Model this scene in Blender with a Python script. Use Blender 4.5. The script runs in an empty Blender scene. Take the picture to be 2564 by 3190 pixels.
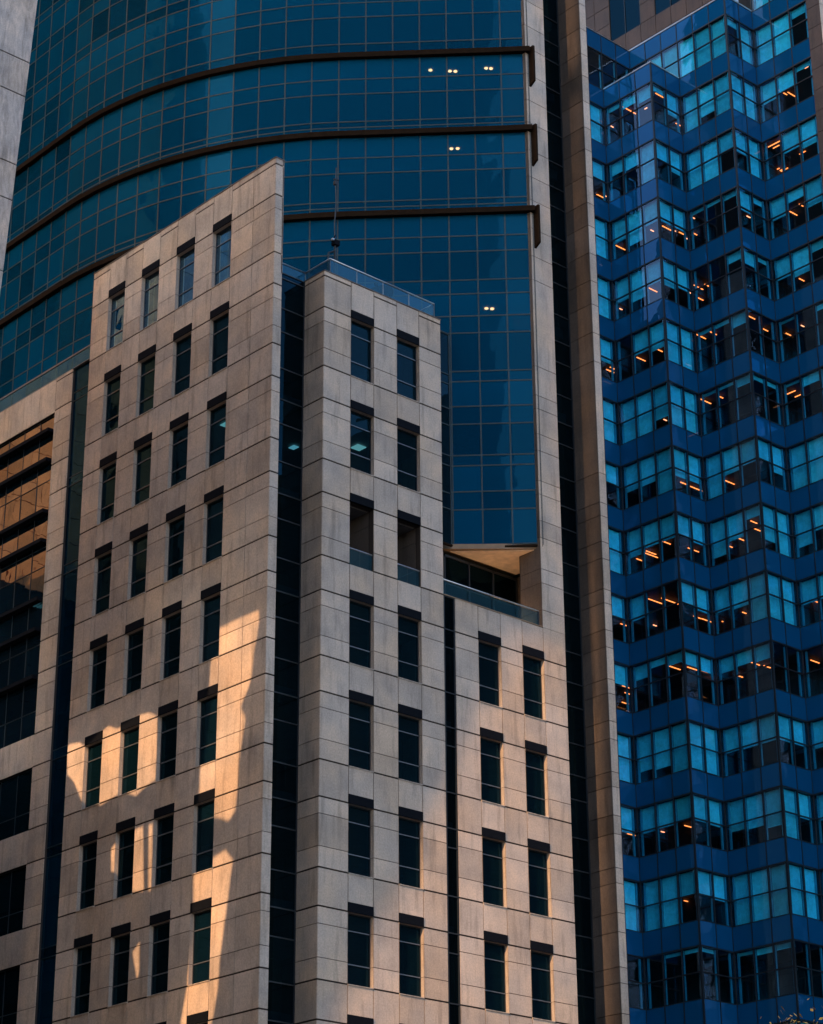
import bpy, math, random
from mathutils import Vector, Matrix
from mathutils.geometry import tessellate_polygon
random.seed(7)
S = bpy.context.scene
COL = S.collection

# ------------------------------------------------------------------ camera
cam_d = bpy.data.cameras.new("camera")
cam = bpy.data.objects.new("camera", cam_d)
COL.objects.link(cam)
cam_d.sensor_fit = 'VERTICAL'
cam_d.sensor_height = 36.0
cam_d.sensor_width = 36.0
cam_d.lens = 7160.703 / 3190 * 36.0
cam_d.clip_start = 0.5
cam_d.clip_end = 6000
R_ = Vector((0.74209209, -0.6702725, -0.00584037))
U_ = Vector((-0.26460893, -0.30094495, 0.91619553))
F_ = Vector((0.6158583, 0.67835604, 0.40068895))
CAM = Vector((-51.21058822, -61.46117192, 1.6))
cam.matrix_world = Matrix(((R_.x, U_.x, -F_.x, CAM.x), (R_.y, U_.y, -F_.y, CAM.y), (R_.z, U_.z, -F_.z, CAM.z), (0, 0, 0, 1)))
S.camera = cam

# ------------------------------------------------------------------ sun and sky
SUN_EL = math.radians(27)
SH = Vector((-0.955, -0.2966)).normalized()          # horizontal direction towards the sun
sun_dir = Vector((SH.x * math.cos(SUN_EL), SH.y * math.cos(SUN_EL), math.sin(SUN_EL)))
sd = bpy.data.lights.new("sun", 'SUN')
sd.energy = 2.0
sd.angle = math.radians(0.5)
sd.color = (1.0, 0.60, 0.31)
sun = bpy.data.objects.new("sun", sd)
COL.objects.link(sun)
sun.rotation_euler = sun_dir.to_track_quat('Z', 'Y').to_euler()
sun.location = (-60, -40, 120)
W = bpy.data.worlds.new("World")
S.world = W
W.use_nodes = True
nt = W.node_tree
sky = nt.nodes.new('ShaderNodeTexSky')
sky.sky_type = 'NISHITA'
sky.sun_disc = False
sky.sun_elevation = SUN_EL
sky.sun_rotation = math.atan2(sun_dir.x, sun_dir.y)
sky.dust_density = 1.5
sky.ozone_density = 1.5
bg = nt.nodes['Background']
bg.inputs['Strength'].default_value = 0.15
nt.links.new(sky.outputs[0], bg.inputs['Color'])
S.view_settings.view_transform = 'Standard'
S.view_settings.look = 'None'
S.view_settings.gamma = 1.0
S.view_settings.exposure = 1.6
S.cycles.use_denoising = True
S.cycles.max_bounces = 10
S.cycles.transparent_max_bounces = 16
S.cycles.glossy_bounces = 5
S.cycles.diffuse_bounces = 3
S.cycles.caustics_reflective = False
S.cycles.caustics_refractive = False
S.cycles.sample_clamp_indirect = 4.0

# ------------------------------------------------------------------ mesh helpers
class MB:
    def __init__(self):
        self.v = []; self.f = []
    def quad(self, a, b, c, d):
        n = len(self.v); self.v += [tuple(a), tuple(b), tuple(c), tuple(d)]; self.f.append((n, n+1, n+2, n+3))
    def poly(self, pts):
        n = len(self.v); self.v += [tuple(p) for p in pts]; self.f.append(tuple(range(n, n+len(pts))))
    def hexa(self, p):                      # 8 points: bottom ring 0-3, top ring 4-7
        n = len(self.v); self.v += [tuple(q) for q in p]
        for a in ((3, 2, 1, 0), (4, 5, 6, 7), (0, 1, 5, 4), (1, 2, 6, 5), (2, 3, 7, 6), (3, 0, 4, 7)):
            self.f.append(tuple(n+i for i in a))
    def box(self, x0, x1, y0, y1, z0, z1):
        self.hexa([(x0, y0, z0), (x1, y0, z0), (x1, y1, z0), (x0, y1, z0), (x0, y0, z1), (x1, y0, z1), (x1, y1, z1), (x0, y1, z1)])
    def tbox(self, T, u0, u1, d0, d1, z0, z1):   # box in a wall's own frame (along, inwards, up)
        self.hexa([T(u0, d0, z0), T(u1, d0, z0), T(u1, d1, z0), T(u0, d1, z0), T(u0, d0, z1), T(u1, d0, z1), T(u1, d1, z1), T(u0, d1, z1)])
    def prism(self, ring, z0, z1):
        n = len(self.v); k = len(ring)
        self.v += [(p[0], p[1], z0) for p in ring] + [(p[0], p[1], z1) for p in ring]
        self.f.append(tuple(n+i for i in reversed(range(k)))); self.f.append(tuple(n+k+i for i in range(k)))
        for i in range(k):
            j = (i+1) % k; self.f.append((n+i, n+j, n+k+j, n+k+i))
    def tube(self, a, b, r0, r1=None, k=8):
        a = Vector(a); b = Vector(b); r1 = r0 if r1 is None else r1
        w = (b-a).normalized(); t = Vector((0, 0, 1)) if abs(w.z) < .9 else Vector((1, 0, 0))
        u = w.cross(t).normalized(); v = w.cross(u); n = len(self.v)
        for p, r in ((a, r0), (b, r1)):
            for i in range(k):
                an = 2*math.pi*i/k; self.v.append(tuple(p + u*r*math.cos(an) + v*r*math.sin(an)))
        for i in range(k):
            j = (i+1) % k; self.f.append((n+i, n+j, n+k+j, n+k+i))
        self.f.append(tuple(n+i for i in reversed(range(k)))); self.f.append(tuple(n+k+i for i in range(k)))
    def build(self, name, mat, parent=None, off=(0, 0, 0), smooth=False):
        me = bpy.data.meshes.new(name)
        o3 = Vector(off)
        me.from_pydata([tuple(Vector(v)-o3) for v in self.v], [], self.f)
        me.materials.append(mat); me.update()
        if smooth:
            for p in me.polygons: p.use_smooth = True
        o = bpy.data.objects.new(name, me); COL.objects.link(o)
        if parent is not None: o.parent = parent
        return o

def empty(name, label, cat, loc=(0, 0, 0)):
    o = bpy.data.objects.new(name, None); COL.objects.link(o); o.location = loc
    o['label'] = label; o['category'] = cat; o.empty_display_size = 0.5
    return o
def structure(o):
    o['kind'] = 'structure'; return o
def copy_tree(o, parent, loc=None, rot=None):
    c = o.copy(); COL.objects.link(c); c.parent = parent
    if loc is not None: c.location = loc
    if rot is not None: c.rotation_euler = rot
    for ch in list(o.children): copy_tree(ch, c)
    return c

# ------------------------------------------------------------------ materials
def mat(name):
    m = bpy.data.materials.new(name); m.use_nodes = True
    n = m.node_tree; b = n.nodes['Principled BSDF']
    return m, n, b
def plain(name, col, rough=.6, metal=0.0, spec=.5, var=.15, scale=3.0):
    m, n, b = mat(name)
    b.inputs['Roughness'].default_value = rough; b.inputs['Metallic'].default_value = metal
    b.inputs['Specular IOR Level'].default_value = spec
    tc = n.nodes.new('ShaderNodeTexCoord'); no = n.nodes.new('ShaderNodeTexNoise'); no.inputs['Scale'].default_value = scale
    no.inputs['Detail'].default_value = 5
    mr = n.nodes.new('ShaderNodeMapRange'); mr.inputs[1].default_value = .3; mr.inputs[2].default_value = .7
    mr.inputs[3].default_value = 1-var; mr.inputs[4].default_value = 1+var
    vm = n.nodes.new('ShaderNodeVectorMath'); vm.operation = 'SCALE'; vm.inputs[0].default_value = col
    n.links.new(tc.outputs['Object'], no.inputs['Vector']); n.links.new(no.outputs['Fac'], mr.inputs[0])
    n.links.new(mr.outputs[0], vm.inputs['Scale']); n.links.new(vm.outputs[0], b.inputs['Base Color'])
    return m
def stone(name, col, rough=.55, speck=15.0, panel=.14, stain=.42, veins=0.0, spec=.35):
    m, n, b = mat(name); L = n.links.new
    tc = n.nodes.new('ShaderNodeTexCoord')
    geo = n.nodes.new('ShaderNodeNewGeometry')
    def noise(scale, detail, vec, rough_=.55):
        k = n.nodes.new('ShaderNodeTexNoise'); k.inputs['Scale'].default_value = scale; k.inputs['Detail'].default_value = detail
        k.inputs['Roughness'].default_value = rough_; L(vec, k.inputs['Vector']); return k.outputs['Fac']
    def rng(v, a, b_, c, d):
        k = n.nodes.new('ShaderNodeMapRange'); k.inputs[1].default_value = a; k.inputs[2].default_value = b_
        k.inputs[3].default_value = c; k.inputs[4].default_value = d; L(v, k.inputs[0]); return k.outputs[0]
    def mul(a, b_):
        k = n.nodes.new('ShaderNodeMath'); k.operation = 'MULTIPLY'; L(a, k.inputs[0]); L(b_, k.inputs[1]); return k.outputs[0]
    obj = tc.outputs['Object']
    sp = rng(noise(speck, 3, obj, .8), .3, .7, .80, 1.20)                       # granite grain
    mo = rng(noise(.9, 4, obj), .3, .7, 1-stain*.55, 1+stain*.3)                # broad weathering
    mp = n.nodes.new('ShaderNodeMapping'); mp.inputs['Scale'].default_value = (2.6, 2.6, .35); L(obj, mp.inputs['Vector'])
    st = rng(noise(1.0, 4, mp.outputs[0], .65), .52, .74, 1.0, 1-stain)         # rain streaks
    pn = rng(geo.outputs['Random Per Island'], 0, 1, 1-panel, 1+panel)          # each slab its own shade
    f = mul(mul(sp, mo), mul(st, pn))
    vm = n.nodes.new('ShaderNodeVectorMath'); vm.operation = 'SCALE'; L(f, vm.inputs['Scale'])
    hs = n.nodes.new('ShaderNodeMix'); hs.data_type = 'RGBA'
    hs.inputs[6].default_value = (*col, 1); hs.inputs[7].default_value = (col[0]*1.02, col[1]*.93, col[2]*.82, 1)
    L(rng(noise(.45, 3, obj), .4, .65, 0, 1), hs.inputs[0])
    L(hs.outputs[2], vm.inputs[0])
    last = vm.outputs[0]
    if veins:
        wv = n.nodes.new('ShaderNodeTexNoise'); wv.inputs['Scale'].default_value = 1.3; wv.inputs['Detail'].default_value = 8
        wv.inputs['Distortion'].default_value = 2.2
        mp2 = n.nodes.new('ShaderNodeMapping'); mp2.inputs['Scale'].default_value = (2.2, 2.2, .5); L(obj, mp2.inputs['Vector']); L(mp2.outputs[0], wv.inputs['Vector'])
        vm2 = n.nodes.new('ShaderNodeVectorMath'); vm2.operation = 'SCALE'
        L(rng(wv.outputs['Fac'], .35, .65, 1-veins, 1+veins), vm2.inputs['Scale']); L(last, vm2.inputs[0]); last = vm2.outputs[0]
    L(last, b.inputs['Base Color'])
    b.inputs['Roughness'].default_value = rough
    b.inputs['Specular IOR Level'].default_value = spec
    bp = n.nodes.new('ShaderNodeBump'); bp.inputs['Strength'].default_value = .12; bp.inputs['Distance'].default_value = .02
    L(noise(speck*.7, 3, obj), bp.inputs['Height']); L(bp.outputs[0], b.inputs['Normal'])
    return m
def glass(name, trans, refl, f0=.06, ior=1.5, vary=.25, wave=.0, rough=.0, base=None, base_amt=0.0):
    """thin pane: tinted see-through + tinted mirror coat (+ an opaque body where base is given)"""
    m = bpy.data.materials.new(name); m.use_nodes = True; n = m.node_tree; n.nodes.clear(); L = n.links.new
    out = n.nodes.new('ShaderNodeOutputMaterial'); mix = n.nodes.new('ShaderNodeMixShader')
    tr = n.nodes.new('ShaderNodeBsdfTransparent'); tr.inputs[0].default_value = (*trans, 1)
    gl = n.nodes.new('ShaderNodeBsdfGlossy'); gl.inputs['Roughness'].default_value = rough
    geo = n.nodes.new('ShaderNodeNewGeometry')
    mr = n.nodes.new('ShaderNodeMapRange'); mr.inputs[3].default_value = 1-vary; mr.inputs[4].default_value = 1+vary
    L(geo.outputs['Random Per Island'], mr.inputs[0])
    vm = n.nodes.new('ShaderNodeVectorMath'); vm.operation = 'SCALE'; vm.inputs[0].default_value = refl
    L(mr.outputs[0], vm.inputs['Scale']); L(vm.outputs[0], gl.inputs['Color'])
    fr = n.nodes.new('ShaderNodeLayerWeight'); fr.inputs[0].default_value = .5
    pw5 = n.nodes.new('ShaderNodeMath'); pw5.operation = 'POWER'; pw5.inputs[1].default_value = 4.5
    L(fr.outputs['Facing'], pw5.inputs[0])
    ad = n.nodes.new('ShaderNodeMapRange'); ad.inputs[3].default_value = f0 + .035; ad.inputs[4].default_value = .9
    L(pw5.outputs[0], ad.inputs[0]); L(ad.outputs[0], mix.inputs[0])
    body = tr.outputs[0]
    if base is not None:
        df = n.nodes.new('ShaderNodeBsdfDiffuse'); m2 = n.nodes.new('ShaderNodeMixShader'); m2.inputs[0].default_value = base_amt
        v2 = n.nodes.new('ShaderNodeVectorMath'); v2.operation = 'SCALE'; v2.inputs[0].default_value = base
        L(mr.outputs[0], v2.inputs['Scale']); L(v2.outputs[0], df.inputs['Color'])
        L(tr.outputs[0], m2.inputs[1]); L(df.outputs[0], m2.inputs[2]); body = m2.outputs[0]
    L(body, mix.inputs[1]); L(gl.outputs[0], mix.inputs[2])
    if wave:
        tc = n.nodes.new('ShaderNodeTexCoord'); no = n.nodes.new('ShaderNodeTexNoise'); no.inputs['Scale'].default_value = .7
        no.inputs['Detail'].default_value = 2
        bp = n.nodes.new('ShaderNodeBump'); bp.inputs['Strength'].default_value = 1.0; bp.inputs['Distance'].default_value = wave
        L(tc.outputs['Object'], no.inputs['Vector']); L(no.outputs['Fac'], bp.inputs['Height'])
        L(bp.outputs[0], gl.inputs['Normal']); L(bp.outputs[0], fr.inputs['Normal'])
    L(mix.outputs[0], out.inputs[0])
    return m
def lamp_mat(name, col, power):
    m = bpy.data.materials.new(name); m.use_nodes = True; n = m.node_tree; n.nodes.clear()
    e = n.nodes.new('ShaderNodeEmission'); e.inputs[0].default_value = (*col, 1); e.inputs[1].default_value = power
    o = n.nodes.new('ShaderNodeOutputMaterial'); n.links.new(e.outputs[0], o.inputs[0])
    return m

M = {}
M['granite'] = stone('beige_granite', (.51, .41, .342))
M['granite_brown'] = stone('brown_granite', (.105, .085, .075), panel=.16)  # same granite with slot and recess shade in its colour; also brown copings
M['granite_pale'] = stone('pale_veined_granite', (.50, .425, .39), veins=.2, panel=.06)
M['granite_dark'] = stone('dark_brown_granite', (.062, .040, .033), panel=.2)
M['sandstone'] = stone('warm_sandstone', (.85, .50, .25), panel=.12)  # bright warm tone bounces light from the added unseen walls
M['mortar'] = plain('joint_shadow_gap', (.03, .02, .015), .9)
M['jamb'] = stone('granite_reveal', (.44, .37, .32))
M['lintel'] = plain('dark_louvre_metal', (.004, .005, .008), .8, .0, .08)
M['frame_dark'] = plain('dark_window_frame', (.03, .034, .04), .45, .5)
M['frame_grey'] = plain('grey_window_transom', (.17, .18, .20), .4, .6)
M['mullion'] = plain('grey_curtain_mullion', (.034, .052, .060), .5, .3)
M['ledge'] = plain('bronze_ledge', (.016, .009, .005), .85, .0, .05)
M['steel'] = plain('brushed_rail_steel', (.45, .45, .46), .3, .9)
M['interior'] = plain('dim_interior', (.05, .05, .05), .9)
M['ceiling'] = plain('office_ceiling', (.16, .16, .16), .9)
M['zig_ceiling'] = plain('dark_office_ceiling', (.035, .035, .035), .9)
M['soffit'] = plain('soffit_panel', (.78, .60, .44), .6)  # warm light on the panel put into its base colour
M['soffit_trim'] = plain('soffit_trim', (.26, .16, .09), .6)
M['floor_tile'] = plain('warm_floor_tile', (.62, .45, .29), .8)
M['glass_small'] = glass('dark_window_glass', (.12, .22, .26), (.10, .26, .36), f0=.025, ior=1.5, wave=.004, base=(.003, .016, .026), base_amt=.5)
M['glass_tower'] = glass('blue_curtain_glass', (.03, .22, .36), (.03, .20, .34), f0=-.012, ior=1.5, vary=.42, wave=.002, base=(.002, .078, .172), base_amt=.5)
M['glass_slot'] = glass('dark_strip_glass', (.06, .14, .2), (.08, .28, .42), f0=.02, ior=1.45, wave=.003, base=(.002, .006, .009), base_amt=.3)
M['glass_rail'] = glass('railing_glass', (.45, .75, .9), (.35, .75, 1.0), f0=.03, ior=1.5, vary=.1, base=(.02, .075, .11), base_amt=.4)
M['glass_screen'] = glass('light_screen_glass', (.35, .6, .75), (.35, .65, .9), f0=.22, ior=1.5, wave=.004)  # lighter copy of the window glass, sky brightness behind put into its tint
M['glass_strip'] = glass('navy_strip_glass', (.03, .08, .14), (.12, .32, .5), f0=.04, ior=1.5, vary=.35, wave=.008, base=(.002, .022, .05), base_amt=.6)
M['glass_ribbon'] = glass('mirror_ribbon_glass', (.06, .12, .16), (.72, .62, .5), f0=.30, ior=1.5, wave=.006, base=(.003, .016, .030), base_amt=.7)
M['glass_zig'] = glass('clear_blue_glass', (.14, .70, .96), (.45, .60, .80), f0=.06, ior=1.5, vary=.15, wave=.0015)
M['spandrel'] = glass('blue_spandrel_glass', (0, 0, 0), (.22, .42, .75), f0=.035, ior=1.5, vary=.15, wave=.004, base=(.002, .060, .165), base_amt=1.0)
M['zig_frame'] = plain('blue_black_mullion', (.008, .014, .022), .4, .3)
M['zig_inner'] = plain('inner_frame_aluminium', (.30, .34, .38), .5, .2)
M['blind'] = stone('pale_roller_blind', (.76, .78, .76), rough=.9, speck=2.0, panel=.36, stain=.12, spec=.05)
M['lamp_orange'] = lamp_mat('warm_strip_lamp', (1.0, .056, .010), 5.5)
M['lamp_cream'] = lamp_mat('cream_downlight', (1.0, .08, .03), 5.5)
M['lamp_up'] = lamp_mat('warm_terrace_uplight', (1.0, .64, .36), 26.0)
M['lamp_down'] = lamp_mat('tower_downlight', (1.0, .10, .03), 30.0)
M['lamp_mint'] = lamp_mat('cool_troffer', (.42, .78, .74), 1.0)
for k in ('lamp_orange', 'lamp_cream', 'lamp_mint', 'lamp_down'):
    M[k].cycles.emission_sampling = 'NONE'

# ------------------------------------------------------------------ shared storey grid of the granite block
def head(k): return 17.42 + 4.005*k           # underside of the dark lintel over a window
def sill(k): return head(k) + 1.40            # foot of the window above it
KMIN = -4
TR = lambda x0=0.0, y0=0.0: (lambda u, d, z: (x0+u, y0+d, z))      # walls facing -Y, along +X
TL = lambda x0=0.0, y0=0.0: (lambda u, d, z: (x0+d, y0-u, z))      # walls facing -X, along -Y

def clad(T, cols, kinds, z0, z1, thick, kmax, skip=(), parent=None, stone_m='granite', name='stone_wall', trim=0.0, trim0=0.0):
    """stone wall made of separate slabs with open joints on a dark backing; 'W' columns carry window openings"""
    slabs, back = MB(), MB()
    holes = []
    G, g = .032, .013
    for (u0, u1), kd in zip(zip(cols[:-1], cols[1:]), kinds):
        zs = []
        for k in range(KMIN, kmax+2):
            zs.append((head(k), G)); zs.append((sill(k-1), G))
            if kd in 'PB':
                zs.append((head(k)-.63, g)); zs.append((head(k)-1.83, g))
        zs = sorted(q for q in zs if z0+.05 < q[0] < z1-.05)
        if kd in 'PB':
            lv = [(z0, 0)] + zs + [(z1, 0)]
            for a, b in zip(lv[:-1], lv[1:]):
                slabs.tbox(T, u0+.016, u1-.016, 0, .03, a[0]+a[1], b[0]-b[1])
            back.tbox(T, u0+(trim0 if u0 == cols[0] else 0), u1-(trim if u1 == cols[-1] else 0), .03, thick, z0, z1)
        else:
            for k in range(KMIN, kmax+1):
                a, b = head(k)+.35, sill(k)
                if k == kmax: b = z1
                if a < z0 or a > z1: continue
                slabs.tbox(T, u0+.016, u1-.016, 0, .03, a+.004, min(b, z1)-.02)
                back.tbox(T, u0, u1, .03, thick, head(k)+.002, min(b, z1)-.004)
                zb = sill(k-1)
                if zb > z0: holes.append((u0, u1, zb, head(k), k))
    w = slabs.build(name, M[stone_m], parent)
    back.build('wall_core', M['mortar'], w)
    return w, holes

# one granite-block window: frame with two transoms, pane, dark lintel slab above
def proto_window(parent, w):
    f = MB(); h = 2.60
    t = .04
    I = lambda u, d, z: (u, d, z)
    f.tbox(I, 0, t, .16, .22, 0, h); f.tbox(I, w-t, w, .16, .22, 0, h)
    f.tbox(I, t, w-t, .16, .22, 0, t); f.tbox(I, t, w-t, .16, .22, h-t, h)
    o = f.build('window', M['frame_dark'], parent)
    rv = MB()
    js = [0, h-1.83, h-.63, h]
    for p, q in zip(js[:-1], js[1:]):
        for uu in (.005, w-.005):
            rv.quad((uu, .0, p+.008), (uu, .24, p+.008), (uu, .24, q-.008), (uu, .0, q-.008))
    rv.quad((.005, .0, h-.003), (w-.005, .0, h-.003), (w-.005, .24, h-.003), (.005, .24, h-.003))
    rv.build('reveal', M['jamb'], o)
    sl_ = MB(); sl_.tbox(I, .006, w-.006, -.035, .24, -.018, .012); sl_.build('sill', M['jamb'], o)
    tr = MB()
    for zz in (h-.64, h-1.84): tr.tbox(I, t, w-t, .15, .21, zz-.018, zz+.018)
    tr.build('transom', M['frame_grey'], o)
    p = MB()
    zz = [t, h-1.84, h-.64, h-t]
    for a, b in zip(zz[:-1], zz[1:]):
        e = [random.uniform(-.004, .004) for _ in range(4)]
        p.quad((t, .19+e[0], a), (w-t, .19+e[1], a), (w-t, .19+e[2], b), (t, .19+e[3], b))
    p.build('pane', M['glass_small'], o)
    l = MB(); l.tbox(I, .006, w-.006, -.03, .10, h+.002, h+.348)
    l.build('lintel', M['lintel'], o)
    return o

# ------------------------------------------------------------------ 1. granite office block
blk = empty('granite_office_block', 'beige granite office block with small dark recessed windows, in front of the curved glass tower', 'building')
XL = -2.69
BLADE_TOP = 51.12
Tb = TL(XL, 0)
ub = [-12.38, -11.15, -9.97, -8.74, -7.53, -6.31, -5.09, -3.86, -2.65, -1.25, .15]
w_blade, h_blade = clad(Tb, ub, 'PWPWPWPWPP', 0, BLADE_TOP, .36, 8, parent=blk, trim=.035)
# end face of the thin blade wall
clad(TR(XL, -.15), [.0, .42], 'B', 0, BLADE_TOP, .30, 8, parent=blk, trim0=.032)
cop = MB(); cop.box(XL-.02, XL+.44, -.17, 12.4, BLADE_TOP, BLADE_TOP+.05)
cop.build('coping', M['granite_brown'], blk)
back = MB(); back.box(XL+.361, XL+.42, .16, 12.38, 47.2, BLADE_TOP)
# (rear skin of the free-standing top of the blade, with its window openings left open)
rear = MB()
for (u0, u1), kd in zip(zip(ub[:-1], ub[1:]), 'PWPWPWPWPP'):
    if kd == 'P': rear.tbox(Tb, u0, u1, .362, .42, 46.0, BLADE_TOP)
    else:
        rear.tbox(Tb, u0, u1, .362, .42, head(8)+.002, BLADE_TOP); rear.tbox(Tb, u0, u1, .362, .42, 46.0, sill(7)-.02)
rear.build('rear_cladding', M['granite'], blk)

# bay
BAY_TOP = 47.06
Ty = TR(0, 0)
ubay = [0, 1.4, 2.61, 3.85, 5.06, 6.27]
w_bay, h_bay = clad(Ty, ubay, 'PWPWP', 0, BAY_TOP, .30, 7, parent=blk, trim0=.032)
clad(TL(0, 0), [-1.25, -.002], 'P', 0, BAY_TOP, .26, 7, parent=blk, trim=.035)
cp = MB(); cp.box(-.02, 6.29, -.02, .32, BAY_TOP, BAY_TOP+.045); cp.box(-.02, .28, .32, 1.9, BAY_TOP, BAY_TOP+.045)
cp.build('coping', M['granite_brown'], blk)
bs = MB(); bs.box(6.235, 6.265, .31, 2.4, 0, BAY_TOP); bs.build('side_wall', M['granite'], blk)

# shoulder facade right of the slim glass slot, and the pier rising from it
SH_TOP = 34.84
ush = [6.87, 8.12, 9.36, 10.58, 11.79]
w_sh, h_sh = clad(Ty, ush, 'PWPW', 0, SH_TOP, .30, 4, parent=blk)
clad(Ty, [11.79, 13.08], 'P', 0, SH_TOP, .30, 4, parent=blk)
pier = MB(); pb = MB()
zs = [SH_TOP]
k = 4
while True:
    a = head(k+1); b = sill(k+1)
    zz = [a-1.83, a-.63, a, b]
    if b > 50: break
    zs += zz; k += 1
zb = 51.08
while zb < 80:
    zs += [zb, zb+1.2, zb+2.6]; zb += 4.06
zs = sorted(set(round(q, 3) for q in zs if q >= SH_TOP)) + [80]
for a, b in zip(zs[:-1], zs[1:]):
    if b-a > .15: pier.box(11.80, 13.07, 0, .03, a+.013, b-.013)
o = pier.build('pier', M['granite'], blk)
pb.box(11.79, 13.08, .03, 1.25, SH_TOP, 80); pb.build('pier_core', M['mortar'], o)
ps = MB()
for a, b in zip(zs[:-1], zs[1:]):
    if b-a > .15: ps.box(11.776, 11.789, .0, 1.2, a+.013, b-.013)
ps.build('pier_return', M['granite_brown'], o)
c2 = MB(); c2.box(6.28, 11.78, -.02, .3, SH_TOP, SH_TOP+.04); c2.build('coping', M['soffit_trim'], blk)

# right fin: left face darkened in colour for shade, bright narrow end
XF = 15.36
def fin_zs():
    out = [0]
    for k in range(-3, 7):
        for q in (head(k)-1.83, head(k)-.63, head(k), sill(k)): out.append(q)
    zb = 47.05
    while zb < 80:
        out += [zb+1.2, zb+2.62, zb+4.05]; zb += 4.05
    return sorted(q for q in out if q < 80) + [80]
fz = fin_zs()
fa, fb = MB(), MB()
for a, b in zip(fz[:-1], fz[1:]):
    if b-a < .12: continue
    fa.box(XF, XF+.03, -.148, 1.26, a+.014, b-.014)
    fb.box(XF+.031, XF+.44, -.15, -.12, a+.014, b-.014)
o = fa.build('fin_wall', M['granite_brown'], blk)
fb.build('fin_end', M['granite'], blk)
fc = MB(); fc.box(XF+.03, XF+.44, -.12, 1.26, 0, 80); fc.build('fin_core', M['mortar'], o)
# east flank of the block behind the fin (mirrored in the blue tower)
ef = MB()
for i in range(23):
    for a, b in zip(fz[:-1], fz[1:]):
        if b-a < .12: continue
        ef.box(XF+.441, XF+.47, -.12+i*1.235+.014, -.12+(i+1)*1.235-.014, a+.014, b-.014)
ef.build('flank_wall', M['granite'], blk)
eb = MB(); eb.box(XF+.30, XF+.44, 1.27, 28.2, 0, 80); eb.build('flank_core', M['mortar'], blk)

# vertical glass slots
def slot(x0, x1, y, z0, z1, zl, name, inset=0):
    g, f = MB(), MB()
    lv = [z0] + [q for q in zl if z0+.1 < q < z1-.1] + [z1]
    for a, b in zip(lv[:-1], lv[1:]):
        e = [random.uniform(-.003, .003) for _ in range(4)]
        g.quad((x0, y+e[0], a), (x1, y+e[1], a), (x1, y+e[2], b), (x0, y+e[3], b))
    for q in lv: f.box(x0, x1, y-.04, y+.03, q-.022, q+.022)
    f.box(x0, x0+.05, y-.05, y+.03, z0, z1); f.box(x1-.05, x1, y-.05, y+.03, z0, z1)
    o = f.build(name, M['frame_dark'], blk)
    g.build('pane', M['glass_slot'], o)
    return o
zl = []
for k in range(-4, 16):
    zl += [head(k), head(k)-1.05, sill(k)-.05]
slot(-2.27, 0, 1.25, 0, 47.04, zl, 'glass_slot')
slot(13.08, 15.36, 1.25, 0, 80, zl, 'glass_slot')
zl2 = []
for k in range(-4, 5): zl2 += [head(k)-.75, head(k), sill(k)]
slot(6.275, 6.868, .06, 0, 34.82, zl2, 'glass_slot', 1)
sb = MB(); sb.box(13.08, 15.36, 1.9, 1.95, 0, 80); sb.box(6.27, 6.87, .5, .55, 0, 34.8)
sb.build('slot_backing', M['interior'], blk)

# lower left wing: dark glass strip, stone strip, ribbon windows with louvre bars
WING_TOP = 47.0
zsw = []
for k in range(-4, 8): zsw += [head(k), sill(k)-1.0]
g, f = MB(), MB()
lv = [0] + [q for q in zsw if q < 46.5] + [WING_TOP]
for a, b in zip(lv[:-1], lv[1:]):
    e = [random.uniform(-.006, .006) for _ in range(4)]
    g.quad((XL+.12+e[0], 13.6, a), (XL+.12+e[1], 12.38, a), (XL+.12+e[2], 12.38, b), (XL+.12+e[3], 13.6, b))
    f.box(XL+.10, XL+.15, 12.39, 13.59, b-.015, b+.015)
o = f.build('glass_strip', M['mullion'], blk); g.build('pane', M['glass_strip'], o)
clad(TL(XL, 0), [-14.86, -13.6], 'P', 0, WING_TOP, .3, 7, parent=blk)
wc = [-14.86-1.235*i for i in range(14)][::-1]
ribs = [(45.35, 30.86)] + [(head(k)-.02, sill(k-1)) for k in range(3, -4, -1)]
bands = [(45.37, WING_TOP)] + [(head(k)+.0, sill(k)-.01) for k in range(3, -5, -1)]
bands.append((0, head(-4)-.01))
for a, b in bands:
    sp, spb = MB(), MB()
    for u0, u1 in zip(wc[:-1], wc[1:]):
        sp.tbox(TL(XL, 0), u0+.011, u1-.011, 0, .03, a+.012, b-.012)
    spb.tbox(TL(XL, 0), wc[0], wc[-1], .03, .3, a, b)
    o = sp.build('spandrel_wall', M['granite'], blk); spb.build('wall_core', M['mortar'], o)
for i, (zt, zb_) in enumerate(ribs):
    f, g, lb = MB(), MB(), MB()
    rows = [zb_]
    if i == 0: rows = [zb_, 31.9, 33.3, 34.8, 36.9, 38.3, 39.2, 40.9, 42.3, 43.2]
    else: rows = [zb_, zb_+.8]
    rows.append(zt)
    for u0, u1 in zip(wc[:-1], wc[1:]):
        for a, b in zip(rows[:-1], rows[1:]):
            e = [random.uniform(-.008, .008) for _ in range(4)]
            g.quad(TL(XL)(u0, .14+e[0], a), TL(XL)(u1, .14+e[1], a), TL(XL)(u1, .14+e[2], b), TL(XL)(u0, .14+e[3], b))
        f.tbox(TL(XL), u1-.016, u1+.016, .12, .18, zb_, zt)
    for a in rows: f.tbox(TL(XL), wc[0], wc[-1], .12, .18, a-.015, a+.015)
    o = f.build('ribbon_window', M['frame_dark'], blk)
    g.build('pane', M['glass_ribbon' if i == 0 else 'glass_small'], o)
    if i == 0:
        for zz in (44.55, 43.15, 40.75, 39.4, 36.75, 35.4, 33.3):
            lb = MB(); lb.tbox(TL(XL), wc[0], -14.95, -.22, .06, zz-.08, zz+.08); lb.build('louvre_bar', M['lintel'], o)
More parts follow.
